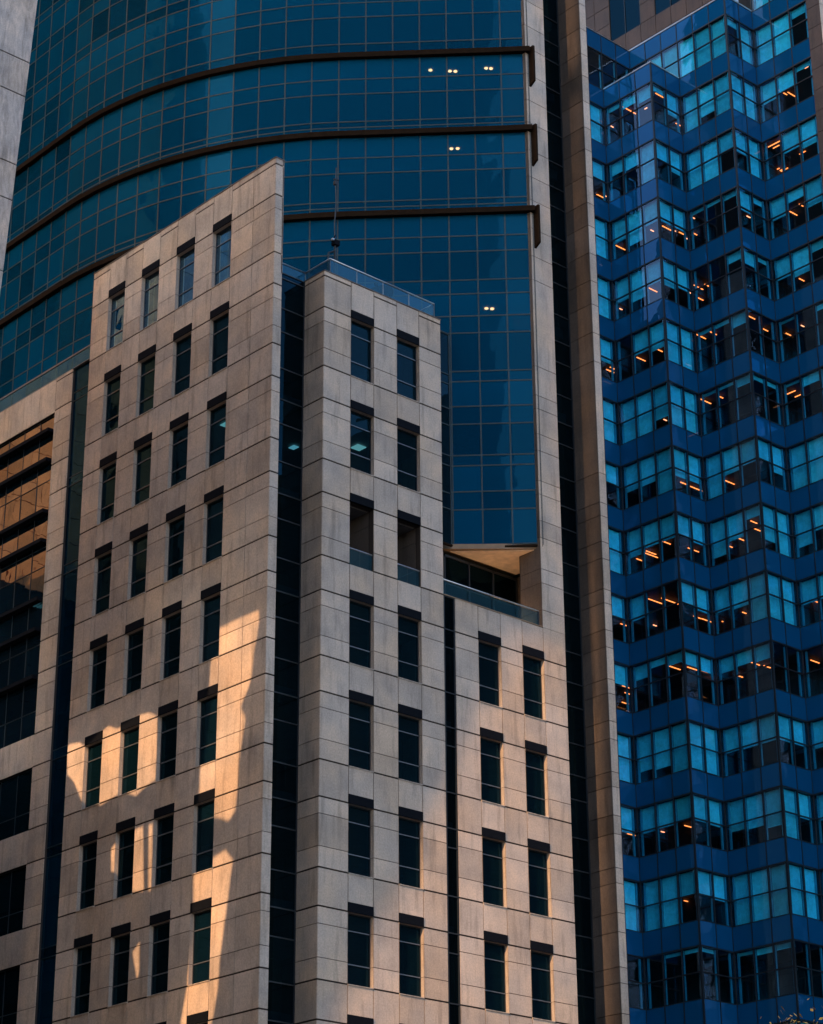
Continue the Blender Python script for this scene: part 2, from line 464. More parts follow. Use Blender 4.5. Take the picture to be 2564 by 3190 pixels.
# glass balustrade over the wing
g, f = MB(), MB()
for i in range(14):
    a, b = 12.42+i*1.24, 12.42+(i+1)*1.24
    g.quad((XL+.1, a+.01, WING_TOP+.03), (XL+.1, b-.01, WING_TOP+.03), (XL+.1, b-.01, 47.72), (XL+.1, a+.01, 47.72))
f.box(XL+.07, XL+.14, 12.42, 29.8, 47.72, 47.78); f.box(XL-.01, XL+.3, 12.40, 29.8, WING_TOP, WING_TOP+.03)
o = f.build('balustrade', M['frame_grey'], blk); g.build('glass_panel', M['glass_rail'], o)

# windows
pw = None
def place(holes, T, rot, offx=0, skip=()):
    global pw
    for (u0, u1, a, b, k) in holes:
        if (round(u0, 2), k) in skip or b < 8: continue
        loc = T(u0, 0, a)
        if pw is None:
            pw = proto_window(blk, 1.21); pw.location = loc; pw.rotation_euler = (0, 0, rot); r = pw
        else:
            r = copy_tree(pw, blk, loc, (0, 0, rot))
        r.scale = ((u1-u0)/1.21, 1, 1)
        if k == 8:
            for ch in r.children:
                if ch.name.startswith('pane'):
                    ch.data = ch.data.copy(); ch.data.materials[0] = M['glass_screen']
place(h_blade, Tb, -math.pi/2)
BALC = {(1.4, 5), (3.85, 5)}
place(h_bay, Ty, 0, skip=BALC)
place(h_sh, Ty, 0)
# two deep balcony openings in the bay
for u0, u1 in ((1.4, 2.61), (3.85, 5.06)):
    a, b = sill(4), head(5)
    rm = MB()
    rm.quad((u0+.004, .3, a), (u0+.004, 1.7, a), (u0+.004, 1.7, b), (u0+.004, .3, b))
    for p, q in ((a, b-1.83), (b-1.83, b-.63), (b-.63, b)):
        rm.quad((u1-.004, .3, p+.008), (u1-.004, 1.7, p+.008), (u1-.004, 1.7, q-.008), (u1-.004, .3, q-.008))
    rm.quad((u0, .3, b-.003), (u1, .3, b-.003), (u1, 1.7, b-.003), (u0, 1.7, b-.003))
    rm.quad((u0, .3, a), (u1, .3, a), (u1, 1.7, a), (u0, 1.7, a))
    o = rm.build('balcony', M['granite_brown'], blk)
    l = MB(); l.box(u0+.006, u1-.006, -.03, .10, b+.002, b+.348); l.build('lintel', M['lintel'], o)
    d = MB(); d.box(u0, u0+.06, 1.5, 1.56, a, b); d.box(u0+.6, u0+.65, 1.5, 1.56, a, b); d.box(u1-.06, u1, 1.5, 1.56, a, b); d.box(u0, u1, 1.5, 1.56, b-.1, b)
    d.build('door_frame', M['frame_dark'], o)
    p = MB(); p.quad((u0, 1.54, a), (u1, 1.54, a), (u1, 1.54, b), (u0, 1.54, b)); p.build('pane', M['glass_small'], o)
    r = MB(); r.tube((u0, .10, a+.70), (u1, .10, a+.70), .03); r.build('handrail', M['steel'], o)
    q = MB(); q.quad((u0+.01, .1, a+.02), (u0+.58, .1, a+.02), (u0+.58, .1, a+.66), (u0+.01, .1, a+.66)); q.quad((u0+.6, .1, a+.02), (u1-.01, .1, a+.02), (u1-.01, .1, a+.66), (u0+.6, .1, a+.66))
    q.build('glass_panel', M['glass_rail'], o)

# floors and core inside the block
for k in range(-4, 7):
    s = MB(); zc = head(k)-.03
    s.box(XL+.43, 4.5, 1.4, 30, zc, zc+.4); s.box(.32, 13.0, .36, 9, zc+.001, zc+.399) if k < 4 else s.box(.32, 6.2, .36, 9, zc+.001, zc+.399)
    s.build('floor_slab', M['ceiling'], blk)
co = MB(); co.box(4.5, 13, 6.5, 30, 0, 46.4); co.box(.9, 4.49, 7.5, 30, 0, 46.4)
co.build('core_wall', M['interior'], blk)
rf = MB(); rf.box(XL+.44, 6.2, 1.3, 30, 46.5, 46.9); rf.box(.3, 6.2, .33, 1.3, 46.5, 46.9); rf.build('roof', M['frame_grey'], blk)

# recessed terrace behind the shoulder parapet
rc = MB()
rc.quad((11.80, .31, SH_TOP), (13.2, 1.6, SH_TOP), (13.2, 1.6, 38.4), (11.80, .31, 38.4))
for a, b in ((34.84, 35.62), (35.63, 36.82), (36.83, 37.4), (37.42, 38.25)):
    rc.box(13.2, 13.23, 1.6, 3.0, a, b); rc.box(6.27, 8.95, 2.85, 2.88, a, b)
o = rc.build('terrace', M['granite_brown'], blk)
fl = MB(); fl.quad((6.3, .3, 34.83), (13.2, .3, 34.83), (13.2, 3, 34.83), (6.3, 3, 34.83)); fl.build('terrace_floor', M['floor_tile'], o)
dg = MB(); dg.quad((8.95, 2.86, 34.84), (13.2, 2.86, 34.84), (13.2, 2.86, 38.2), (8.95, 2.86, 38.2)); dg.build('door_pane', M['glass_slot'], o)
df = MB()
for x in (8.95, 10.35, 11.75, 13.14): df.box(x, x+.06, 2.80, 2.86, 34.84, 38.2)
df.box(8.95, 13.2, 2.80, 2.855, 36.9, 36.96); df.box(8.95, 13.2, 2.80, 2.855, 38.1, 38.2)
df.build('door_frame', M['frame_dark'], o)
bk = MB(); bk.box(8.95, 13.2, 5.5, 5.55, 34, 39); bk.build('room_wall', M['interior'], o)
tr = MB(); tr.prism([(11.86, .05), (13.2, 1.5), (13.2, 3.1), (8.7, 3.1), (8.85, 2.86), (11.86, .16)], 38.40, 38.62)
tr.build('soffit_trim', M['soffit_trim'], o)
sf = MB(); sf.prism([(11.84, .30), (13.08, 1.85), (13.1, 2.78), (9.25, 2.78)], 38.36, 38.399); sf.build('soffit', M['soffit'], o)
up = MB(); up.box(10.6, 11.3, 1.55, 1.72, 34.86, 34.93); up.build('uplight', M['lamp_up'], o)
# terrace railing
def railing(pts, z0, z1, gap, parent, r=.035, post=True):
    o = empty('x', '', ''); bpy.data.objects.remove(o)
    ra, gl, po = MB(), MB(), MB()
    for a, b in zip(pts[:-1], pts[1:]):
        a = Vector((*a, 0)); b = Vector((*b, 0)); L = (b-a).length; n = max(1, round(L/gap))
        ra.tube(a+Vector((0, 0, z1)), b+Vector((0, 0, z1)), r)
        for i in range(n):
            p = a.lerp(b, i/n); q = a.lerp(b, (i+1)/n); e = (q-p).normalized()*.012
            gl.quad(p+e+Vector((0, 0, z0+.03)), q-e+Vector((0, 0, z0+.03)), q-e+Vector((0, 0, z1-.06)), p+e+Vector((0, 0, z1-.06)))
            if post: po.tube(p+Vector((0, 0, z0)), p+Vector((0, 0, z1)), .022, k=6)
        if post: po.tube(b+Vector((0, 0, z0)), b+Vector((0, 0, z1)), .022, k=6)
    o = ra.build('railing', M['steel'], parent, smooth=True)
    gl.build('glass_panel', M['glass_rail'], o)
    if post: po.build('post', M['frame_grey'], o)
railing([(6.29, .06), (11.62, .06)], SH_TOP+.03, 35.52, 1.37, blk, post=False)
ep = MB(); ep.box(11.56, 11.63, .03, .09, SH_TOP, 35.5); ep.build('end_post', M['frame_dark'], blk)
railing([(-2.2, 1.93), (.60, 1.93), (.60, .38), (6.27, .38), (6.27, 1.6)], 46.95, 47.99, 1.43, blk)

# lit ceiling panels seen through block windows
for (x0, x1, y0, y1, z, mk) in ((3.66, 4.12, 2.18, 2.63, 41.36, 'lamp_mint'), (-1.6, -1.15, 4.03, 4.46, 41.36, 'lamp_mint'),
        (1.78, 2.05, 3.96, 4.3, 41.36, 'lamp_mint')):
    b = MB(); b.box(x0, x1, y0, y1, z-.03, z-.003); b.build('ceiling_lamp', M[mk], blk)
for i in range(4):
    b = MB(); b.box(-1.96+.15*i, -1.90+.15*i, 16.5, 16.95, 37.22, 37.25); b.build('ceiling_lamp', M['lamp_mint'], blk)

# ------------------------------------------------------------------ 2. curved glass tower
twr = empty('curved_glass_tower', 'curved dark blue glass tower with three dark ledges, rising behind the beige granite block', 'building', (8, 10, 0))
TO = (8, 10, 0)
MOD = 1.2361
r2 = math.sqrt(.5)
plan = [(11.94 - r2*MOD*i, r2*MOD*i) for i in range(8)]
cx, cy, RAD = plan[7][0]+19*r2, plan[7][1]+19*r2, 19.0
for i in range(1, 13):
    an = math.radians(225 - 3.75*i); plan.append((cx+RAD*math.cos(an), cy+RAD*math.sin(an)))
for i in range(1, 12): plan.append((plan[19][0], plan[19][1]+MOD*i))
def normal_at(i):
    a = plan[max(0, i-1)]; b = plan[min(len(plan)-1, i+1)]
    t = Vector((b[0]-a[0], b[1]-a[1])).normalized()
    return Vector((-t.y, t.x)) if (-t.y*-.6 + t.x*-.7) > 0 else Vector((t.y, -t.x))
NRM = [normal_at(i) for i in range(len(plan))]
def off(i, d): return (plan[i][0]+NRM[i].x*d, plan[i][1]+NRM[i].y*d)
UND = [54.47, 58.69, 62.91]                         # undersides of the three ledges
ZROW = [38.62, 40.21, 41.04, 42.24, 42.72, 44.19, 45.03, 46.22, 46.71, 48.57, 49.40, 50.50, 51.19, 52.63, 53.41]
for u in UND: ZROW += [u] + ([u+.55, u+.86, u+2.35, u+3.15] if u < 62 else [u+.33, u+.86, u+2.35, u+3.15, u+4.23, u+4.8, u+6.3, u+7.1, u+8.5, u+9, u+10.5])
ZROW = sorted(ZROW)
# panes: one glazed unit per bay and storey is a window of its own
units = []
def storey_of(z):
    b = [38.62, 42.24, 46.22, 50.50, 54.47, 58.69, 62.91, 67.14, 71.5, 80]
    for i in range(len(b)-1):
        if b[i]-.01 <= z < b[i+1]-.01: return i
rest_g = MB()
ng = 0
def seen_size(i, st):
    return st >= 1 and (i < 17)
cand = {}
for i in range(len(plan)-1):
    for a, b in zip(ZROW[:-1], ZROW[1:]):
        if a < 45.9 and i > 3: continue             # hidden behind the block
        cand.setdefault((i, storey_of(a)), []).append((a, b))
def pane_quads(mb, i, rows):
    for a, b in rows:
        e = [random.uniform(-.005, .005) for _ in range(4)]
        P = [off(i, e[0]), off(i+1, e[1]), off(i+1, e[2]), off(i, e[3])]
        mb.quad((*P[1], a), (*P[0], a), (*P[3], b), (*P[2], b))
keys = sorted(cand, key=lambda q: (0 if q[1] in (2, 3, 4, 5, 6) and q[0] < 19 else 1 if q[1] < 2 else 2, q[0]))
for n, key in enumerate(keys):
    if n < 98:
        mb = MB(); pane_quads(mb, key[0], cand[key]); mb.build('window', M['glass_tower'], twr, TO)
    else: pane_quads(rest_g, key[0], cand[key])
o = rest_g.build('window', M['glass_tower'], twr, TO); o['kind'] = 'stuff'
# mullions
mu = MB()
for i in range(len(plan)):
    n = NRM[i]; t = Vector((-n.y, n.x)); z0 = 38.55 if i <= 3 else 46.0
    p = Vector(plan[i])
    for s in (-1, 1):
        c = p + t*(.019*s); w = .011
        q = [c - t*w - n*.05, c + t*w - n*.05, c + t*w + n*.022, c - t*w + n*.022]
        mu.prism([tuple(x) for x in q], z0, 74.5)
o = mu.build('mullion', M['mullion'], twr, TO)
tm = MB()
for z in ZROW:
    if any(abs(z-u) < .05 or abs(z-u-.33) < .05 for u in UND): continue
    for i in range(len(plan)-1):
        if z < 45.9 and i > 3: continue
        for s in (-1, 1):
            zz = z+.018*s
            A, B = off(i, -.04), off(i+1, -.04); C_, D = off(i+1, .016), off(i, .016)
            tm.hexa([(*B, zz-.010), (*A, zz-.010), (*D, zz-.010), (*C_, zz-.010), (*B, zz+.010), (*A, zz+.010), (*D, zz+.010), (*C_, zz+.010)])
tm.build('transom', M['mullion'], twr, TO)
# ledges with a folded-down end bracket on the pier
for u in UND:
    ld = MB()
    for i in range(len(plan)-1):
        A, B = off(i, -.06), off(i+1, -.06); C_, D = off(i+1, .23), off(i, .23)
        if i == 0: A = (12.05, -.06); D = (11.83, -.26)
        if i == 0: A = (A[0], -.02)
        ld.hexa([(*B, u), (*A, u), (*D, u), (*C_, u), (*B, u+.26), (*A, u+.26), (*D, u+.26), (*C_, u+.26)])
    o = ld.build('ledge', M['ledge'], twr, TO)
    br = MB()
    y0, y1, xa, xb = -.31, -.001, 11.99, 12.10
    br.hexa([(xa, y0, u-1.55), (xb, y0, u-1.55), (xb, y1, u-1.75), (xa, y1, u-1.75), (xa, y0, u+.34), (xb, y0, u+.34), (xb, y1, u+.34), (xa, y1, u+.34)])
    br.build('bracket', M['ledge'], o, TO)
# glazed link box between bay and tower
g, f = MB(), MB()
lz = [38.5, 40.07, 40.79, 42.06, 42.53, 43.95, 44.74, 45.91, 46.36, 48.3]
for a, b in zip(lz[:-1], lz[1:]):
    g.quad((6.28, 2.42, a), (9.0, 2.42, a), (9.0, 2.42, b), (6.28, 2.42, b))
    f.box(6.28, 9.0, 2.385, 2.43, b-.02, b+.02)
f.box(8.97, 9.02, 2.385, 2.43, 38.5, 48.3); f.box(7.72, 7.76, 2.385, 2.43, 38.5, 48.3)
f.box(6.28, 9.0, 2.385, 3.0, 48.3, 48.36)
o = f.build('link_bay', M['mullion'], twr, TO); g.build('pane', M['glass_small'], o, TO)
bt = MB()
for i in range(3):
    A, B = off(i, .02), off(i+1, .02); C_, D = off(i+1, -.12), off(i, -.12)
    bt.hexa([(*A, 38.46), (*B, 38.46), (*C_, 38.46), (*D, 38.46), (*A, 38.56), (*B, 38.56), (*C_, 38.56), (*D, 38.56)])
bt.box(6.28, 9.05, 2.38, 2.5, 38.42, 38.5)
bt.build('base_trim', M['ledge'], twr, TO)
# floors, core and a few lit downlights
def ring(d, i0=0, i1=None):
    i1 = len(plan) if i1 is None else i1
    return [off(i, d) for i in range(i0, i1)]
for z in (42.1, 46.1, 50.35, 54.4, 58.62, 62.84, 67.0, 71.2):
    s = MB()
    n0 = 4 if z < 45 else len(plan)
    rg = [off(i, -.07) for i in range(n0)] + ([(15.3, plan[-1][1]), (15.3, 1.6), (13.2, 1.6)] if z > 45 else [(13, 7), (13, 1.6)])
    s.prism(rg, z-.35, z+.12); s.build('floor_slab', M['ceiling'], twr, TO)
co = MB(); co.prism([off(i, -5.5) for i in range(3, len(plan))] + [(15, plan[-1][1]), (15, 6)], 46.95, 75); co.build('core_wall', M['interior'], twr, TO)
cb = MB(); cb.box(9.3, 15, 6.45, 6.5, 38.5, 47); cb.build('core_wall', M['interior'], twr, TO)
rt = MB(); rt.prism([off(i, .0) for i in range(len(plan))] + [(15.8, plan[-1][1]), (15.8, 1.3), (13.1, 1.3)], 74.5, 74.9); rt.build('roof', M['frame_grey'], twr, TO)
for (x, y, z) in ((9.06, 3.44, 62.48), (10.87, 1.63, 62.48), (11.05, 1.5, 62.48), (9.78, 2.9, 62.48), (9.98, 2.75, 62.48), (9.75, 2.85, 58.26), (9.95, 2.65, 58.26), (10.71, 1.79, 49.98), (10.92, 1.65, 49.98)):
    b = MB(); b.tube((x, y, z-.03), (x, y, z), .085, k=14); b.build('ceiling_lamp', M['lamp_down'], twr, TO)

# ------------------------------------------------------------------ 3. zigzag blue glass tower
zig = empty('zigzag_glass_tower', 'bright blue glass tower with a zigzag facade, roller blinds and orange ceiling lights', 'building', (36, 14, 0))
ZO = (36, 14, 0)
PZ = [(32.05, 15.87), (34.57, 15.87), (34.57, 12.10), (37.07, 12.10), (37.07, 8.33), (39.55, 8.33), (39.55, 4.35)]
NP = [2, 3, 2, 3, 2, 3]
PU = [(32.05, 15.87), (37.07, 15.87), (37.07, 8.33), (39.55, 8.33), (39.55, 4.35)]   # upper storey line
NU = [4, 6, 2, 3]
ST, ZT = 3.885, 79.10
DROP = {   # how far each pane column's blind comes down, facet by facet (0 up, 1 fully down)
 0: [[1, 1], [.1, .22, .3], [.12, .55], [1, .75, 1], [1, 1], [.5, .45, .12]],
 1: [[.4, .4], [.3, .35, 1], [.42, .55], [1, .98, .45], [.5, 1], [.0, .5, .6]],
 2: [[1, 1], [.55, .8, .5], [.5, .5], [.08, .08, .12], [.5, .12], [.5, .25, .6]],
 3: [[1, 1], [.55, .7, .5], [.6, .5], [0, 0, .2], [.3, .1], [.5, .6, .2]],
 4: [[.55, .55], [0, .5, .6], [1, 1], [.08, .08, .25], [0, 0], [.05, 0, .1]],
 5: [[1, 1], [1, 1, .75], [1, 1], [.05, .05, .18], [.08, .08], [.05, .2, .3]],
 6: [[.4, .4], [.6, .6, 1], [.6, .6], [1, .55, .5], [.45, .6], [1, 1, 1]],
 7: [[1, 1], [.6, .5, .5], [.45, .5], [.8, .55, .2], [.75, 1], [.75, .5, .5]],
 8: [[.45, .45], [.5, 0, 0], [.45, .5], [.5, .55, 1], [1, 1], [.5, .5, .45]],
 9: [[.4, .4], [.3, .12, .2], [.25, .3], [.3, .25, .3], [0, 0], [0, .1, 0]],
 10: [[1, 1], [.75, .8, 1], [.94, .94], [.5, .5, .5], [.5, .5], [.55, .4, .5]],
 11: [[.5, .5], [.5, .5, .48], [.5, .5], [.6, .64, .72], [1, .5], [.5, .5, .5]],
 12: [[.95, 1], [1, 1, .45], [.45, .5], [1, 1, 1], [1, 1], [1, 1, 1]],
 13: [[0, 0], [.0, .05, .06], [.05, 0], [.05, .1, .1], [0, 0], [0, 0, 0]],
 14: [[1, 0], [.4, .4, .4], [.4, .4], [.4, .4, .4], [.4, .4], [.4, .4, .4]],
}
LAMPS = {  # storey: (facet, along 0-1, depth metres, length, axis)
 0: [(1, .15, 2.5, .25, 'x'), (1, .52, 1.1, 1.3, 'x'), (1, .86, 2.6, .22, 'y'), (2, .3, .6, 1.0, 'x'), (2, .9, 2.4, .7, 'x'), (5, .45, 2.2, .8, 'x'), (5, .6, 2.9, .8, 'x'), (5, .9, .9, .3, 'y')],
 1: [(0, .9, 3.6, .25, 'x'), (0, .75, 3.9, .8, 'x'), (5, .22, .8, 1.0, 'y'), (5, .25, 1.2, .5, 'y'), (5, .2, 3.6, .7, 'y'), (5, .3, 3.9, .6, 'y'), (5, .36, 4.3, .6, 'y'), (5, .7, 1.8, .5, 'y')],
 2: [(1, .2, 2.3, .9, 'x'), (1, .85, 3.2, .3, 'x'), (2, .25, 1.8, .9, 'x'), (2, .5, 1.4, .3, 'x'), (2, .75, 2.7, .5, 'x'), (2, .95, 3.0, .3, 'x'), (3, .1, .9, .35, 'x'), (3, .12, 2.7, .4, 'x'), (4, .3, 2.8, .35, 'x'), (5, .1, 3.6, .3, 'x'), (5, .45, 2.6, .8, 'x'), (5, .6, 2.2, .4, 'x')],
 3: [(1, .15, 3.3, .25, 'x'), (1, .8, 1.8, .8, 'x'), (2, .9, 2.4, .3, 'x'), (3, .12, 2.0, .9, 'x'), (3, .3, 2.3, .6, 'x'), (3, .15, 3.3, .5, 'x'), (5, .1, 3.3, .7, 'x'), (5, .5, 2.2, .5, 'x')],
 4: [(0, .8, 3.3, .7, 'x'), (0, .9, 2.9, .6, 'x'), (1, .5, 1.9, .8, 'x'), (1, .85, 2.9, .7, 'x'), (3, .1, .7, 1.0, 'x'), (3, .35, 1.0, .6, 'x'), (4, .1, .8, .9, 'x'), (4, .6, 1.4, .5, 'x'), (5, .2, 1.8, .5, 'x'), (5, .45, 1.6, .3, 'x')],
 5: [(1, .9, 1.9, .3, 'x'), (3, .12, 1.0, 1.0, 'x'), (3, .4, 1.2, .5, 'x'), (5, .15, 1.2, .8, 'y'), (5, .3, 1.8, .7, 'y'), (5, .75, .9, .8, 'y')],
 6: [(2, .35, 2.1, .8, 'x'), (2, .7, 2.2, 1.2, 'x'), (3, .42, 2.0, 1.4, 'x'), (4, .9, 2.1, .6, 'x')],
 7: [(1, .3, 2.0, .8, 'x'), (1, .5, 1.8, .9, 'x'), (1, .5, 3.2, 1.2, 'x'), (1, .8, 2.6, .7, 'x'), (2, .5, 3.1, 1.0, 'x'), (3, .4, 3.0, .4, 'x'), (3, .6, 2.7, .7, 'x'), (3, .85, .9, .6, 'x'), (3, .9, 2.4, .6, 'x'), (4, .1, 2.6, .6, 'x')],
 8: [(0, .9, 2.6, .8, 'x'), (1, .55, 1.3, 1.4, 'x'), (1, .8, 1.7, 1.5, 'x'), (1, .5, 3.4, .3, 'x'), (2, .5, 2.0, .7, 'x'), (2, .8, 3.0, .9, 'x'), (3, .2, 3.3, .4, 'x'), (3, .6, 2.2, .7, 'x'), (5, .3, 2.4, .6, 'x')],
 9: [(0, .85, 2.0, .7, 'x'), (0, .9, 1.5, .6, 'x'), (0, .8, 3.5, .6, 'x'), (1, .8, 1.4, 1.2, 'x'), (2, .3, 1.6, 1.2, 'x'), (2, .6, 1.5, .8, 'x'), (2, .8, 1.3, .8, 'x'), (3, .4, 2.2, .7, 'x'), (3, .7, 1.6, .8, 'x'), (3, .9, 1.4, .6, 'x'), (5, .2, 1.3, .8, 'x'), (5, .4, 1.1, .8, 'x'), (5, .3, 2.6, .7, 'x')],
 10: [(5, .4, 2.1, .6, 'x'), (5, .6, 1.8, .6, 'x')],
 11: [(0, .8, 2.4, .7, 'x'), (1, .45, 2.6, .3, 'x'), (1, .9, 1.3, .6, 'x'), (2, .35, 1.7, 1.0, 'x'), (2, .75, 1.6, 1.1, 'x'), (3, .3, 1.9, 1.1, 'x'), (3, .55, 1.9, 1.1, 'x'), (4, .8, 2.2, .7, 'x')],
 12: [(1, .85, 1.3, .9, 'x'), (2, .15, 1.8, .4, 'x'), (2, .5, 1.8, .3, 'x'), (2, .85, 1.7, .8, 'x')],
}
def frame_of(a, b):
    A = Vector(a); B = Vector(b); t = (B-A).normalized(); nin = Vector((-t.y, t.x))     # inwards (left of travel)
    return A, t, nin, (B-A).length
def zig_band(a, b, n, zt, drops, lamps, spandrel=True, solid=True):
    A, t, nin, L = frame_of(a, b); w = L/n
    P = lambda u, d, z: (A.x+t.x*u+nin.x*d, A.y+t.y*u+nin.y*d, z)
    zs0, zs1 = zt-1.30, zt
    if spandrel:
        sp = MB()
        for i in range(n):
            e = [random.uniform(-.004, .004) for _ in range(4)]
            sp.quad(P(i*w+.03, e[0], zs0), P((i+1)*w-.03, e[1], zs0), P((i+1)*w-.03, e[2], zs1), P(i*w+.03, e[3], zs1))
        o = sp.build('spandrel', M['spandrel'], zig, ZO)
        mb = MB()
        for i in range(n+1): mb.tbox(P, i*w-.024, i*w+.024, -.025, .06, zs0, zs1)
        mb.tbox(P, .024, L-.024, -.022, .06, zs0-.04, zs0+.04); mb.tbox(P, .024, L-.024, -.022, .06, zs1-.04, zs1-.001)
        mb.build('mullion', M['zig_frame'], o, ZO)
    if drops is None: return
    z0, z1 = zt-ST, zs0; zm = (z0+z1)/2
    fr = MB()
    for i in range(n+1): fr.tbox(P, i*w-.024, i*w+.024, -.025, .10, z0, z1-.041)
    fr.tbox(P, .024, L-.024, -.022, .08, zm-.026, zm+.026)
    o = fr.build('window', M['zig_frame'], zig, ZO)
    inn = MB()
    for i in range(n+1):
        uc = min(max(i*w, .17), L-.17)
        inn.tbox(P, uc-.05, uc+.05, .101, .19, z0, z1-.05)
    inn.build('inner_frame', M['zig_inner'], o, ZO)
    pa = MB()
    for i in range(n):
        for c, d in ((z0, zm), (zm, z1)):
            e = [random.uniform(-.003, .003) for _ in range(4)]
            pa.quad(P(i*w+.02, .02+e[0], c), P((i+1)*w-.03, .02+e[1], c), P((i+1)*w-.03, .02+e[2], d), P(i*w+.03, .02+e[3], d))
    pa.build('pane', M['glass_zig'], o, ZO)
    bl = MB()
    for i in range(n):
        dr = drops[i]
        if dr < .04: continue
        zb_ = z1-.06-(z1-z0-.08)*min(1, dr+random.uniform(-.012, .012))
        bl.tbox(P, i*w+.06, (i+1)*w-.06, .20, .212, zb_, z1-.05)
        bl.tbox(P, i*w+.06, (i+1)*w-.06, .19, .222, zb_-.03, zb_)
    if bl.v: bl.build('blind', M['blind'], o, ZO)
    for (fc, u, d, ln, ax) in lamps:
        dr = min(1, drops[min(n-1, int(u*n))]); f = d/4.2
        if f < dr+.05: f = dr+.05+(.95-dr)*f*.8
        f = min(.96, f); zl_ = z1-.07; fp = Vector(P(u*L, 0, z1-f*(z1-z0)))
        k_ = (zl_-CAM.z)/(fp.z-CAM.z); c = CAM+(fp-CAM)*k_; ln *= .9; b = MB()
        big = .026
        if ax == 'x': b.box(c[0]-ln/2, c[0]+ln/2, c[1]-big, c[1]+big, z1-.09, z1-.055)
        else: b.box(c[0]-big, c[0]+big, c[1]-ln/2, c[1]+ln/2, z1-.09, z1-.055)
        b.build('ceiling_lamp', M['lamp_orange'] if ln > .32 else M['lamp_cream'], o, ZO)
for j in range(15):
    zt = ZT - ST*j
    for fi in range(6):
        dr = DROP[j][fi]
        zig_band(PZ[fi], PZ[fi+1], NP[fi], zt, dr, [q for q in LAMPS.get(j, []) if q[0] == fi])
zt = ZT+ST
for fi, dr in enumerate([[0, 0, 0, 0], [1, 1, 1, 1, 1, 1], [.15, 1], [.95, 1, .2]]):
    zig_band(PU[fi], PU[fi+1], NU[fi], zt, dr, [])
zt = ZT+2*ST
zig_band((39.55, 8.33), (39.55, 4.35), 3, zt, [1, 1, 1], [])
zig_band((39.55, 8.33), (39.55, 4.35), 3, zt+ST, [1, 1, 1], [])
# roofs, copings, slabs, core
def inset_poly(pts, d):
    out = [(p[0]+(d if True else 0), p[1]+d) for p in pts]
    return out
backp = [(46, 4.35), (46, 30), (32.05, 30)]
for j in range(16):
    z = ZT-ST*j+.0
    s = MB(); s.prism([(x+.3, y+.3) for x, y in (PZ if j else PZ)] + backp, z-1.24, z-.3)
    s.build('floor_slab', M['zig_ceiling'], zig, ZO)
s = MB(); s.prism([(x+.3, y+.3) for x, y in PU] + backp, ZT+ST-1.24, ZT+ST-.02); s.build('floor_slab', M['zig_ceiling'], zig, ZO)
s = MB(); s.prism([(34.6, 12.15), (37.0, 12.15), (37.0, 15.8), (34.6, 15.8)], ZT-.1, ZT-.01); s.build('roof', M['frame_grey'], zig, ZO)
cpm = MB()
cpm.box(34.55, 34.66, 12.08, 15.87, ZT, ZT+.09); cpm.box(34.66, 37.05, 12.08, 12.19, ZT, ZT+.09)
cpm.box(37.05, 37.16, 8.31, 15.85, ZT+ST, ZT+ST+.10); cpm.box(37.16, 39.53, 8.31, 8.42, ZT+ST, ZT+ST+.1)
cpm.box(32.05, 37.05, 15.85, 15.95, ZT+ST, ZT+ST+.05)
cpm.build('coping', M['steel'], zig, ZO)
co = MB(); co.prism([(41, 9.5), (46, 9.5), (46, 29), (36.5, 29), (36.5, 20.5), (39.2, 20.5), (39.2, 16), (41, 16)], 0, ZT+ST-1.3)
co.build('core_wall', M['zig_ceiling'], zig, ZO)
lo = MB(); lo.prism([(x+.05, y+.05) for x, y in PZ] + backp, 0, ZT-15*ST); lo.build('base_block', M['spandrel'], zig, ZO)
sc_ = MB(); sc_.box(37.3, 39.5, 9.2, 9.3, ZT+ST+.1, ZT+ST+2.4); sc_.build('plant_screen', M['steel'], zig, ZO)

# ------------------------------------------------------------------ 4. brown granite tower behind the zigzag tower
brn = empty('brown_granite_tower', 'brown granite tower with dark glass strips, behind and beside the blue zigzag tower', 'building', (41, 14, 0))
BO = (41, 14, 0)
pn, gb = MB(), MB()
XB = 39.58
colsB = [(26, 'S'), (24.7, 'S'), (23.4, 'S'), (22.1, 'S'), (20.85, 'S'), (19.57, 'G'), (18.30, 'G'), (17.03, 'S'), (15.78, 'G'), (14.53, 'G'), (13.28, 'G'), (12.0, 'S'), (10.75, 'S'), (9.5, 'S')]
zb = [82.6, 84.05, 85.45, 86.80, 88.19, 89.57, 90.95, 92.3, 93.7, 95.1, 96.5, 98]
fb_ = MB()
for (y1, kd), (y0, _) in zip(colsB[:-1], colsB[1:]):
    for a, b in zip(zb[:-1], zb[1:]):
        if kd == 'S' or b < 86.9: pn.box(XB, XB+.03, y0+.02, y1-.02, a+.02, b-.02)
    if kd == 'G':
        for a, b in ((86.81, 90.95), (90.95, 95.1), (95.1, 98)):
            gb.quad((XB+.06, y1, a), (XB+.06, y0, a), (XB+.06, y0, b), (XB+.06, y1, b)); fb_.box(XB+.02, XB+.07, y0-.03, y0+.03, a, b)
o = pn.build('stone_wall', M['granite_dark'], brn, BO)
c_ = MB(); c_.box(XB+.03, XB+.05, 9.5, 26, 82.5, 86.8); c_.box(XB+.1, 46, 9.5, 26, 82.5, 98)
for (y1, kd), (y0, _) in zip(colsB[:-1], colsB[1:]):
    if kd == 'S': c_.box(XB+.031, XB+.09, y0, y1, 86.8, 98)
c_.build('wall_core', M['mortar'], o, BO)
o = fb_.build('window', M['zig_frame'], brn, BO); gb.build('pane', M['glass_slot'], o, BO)
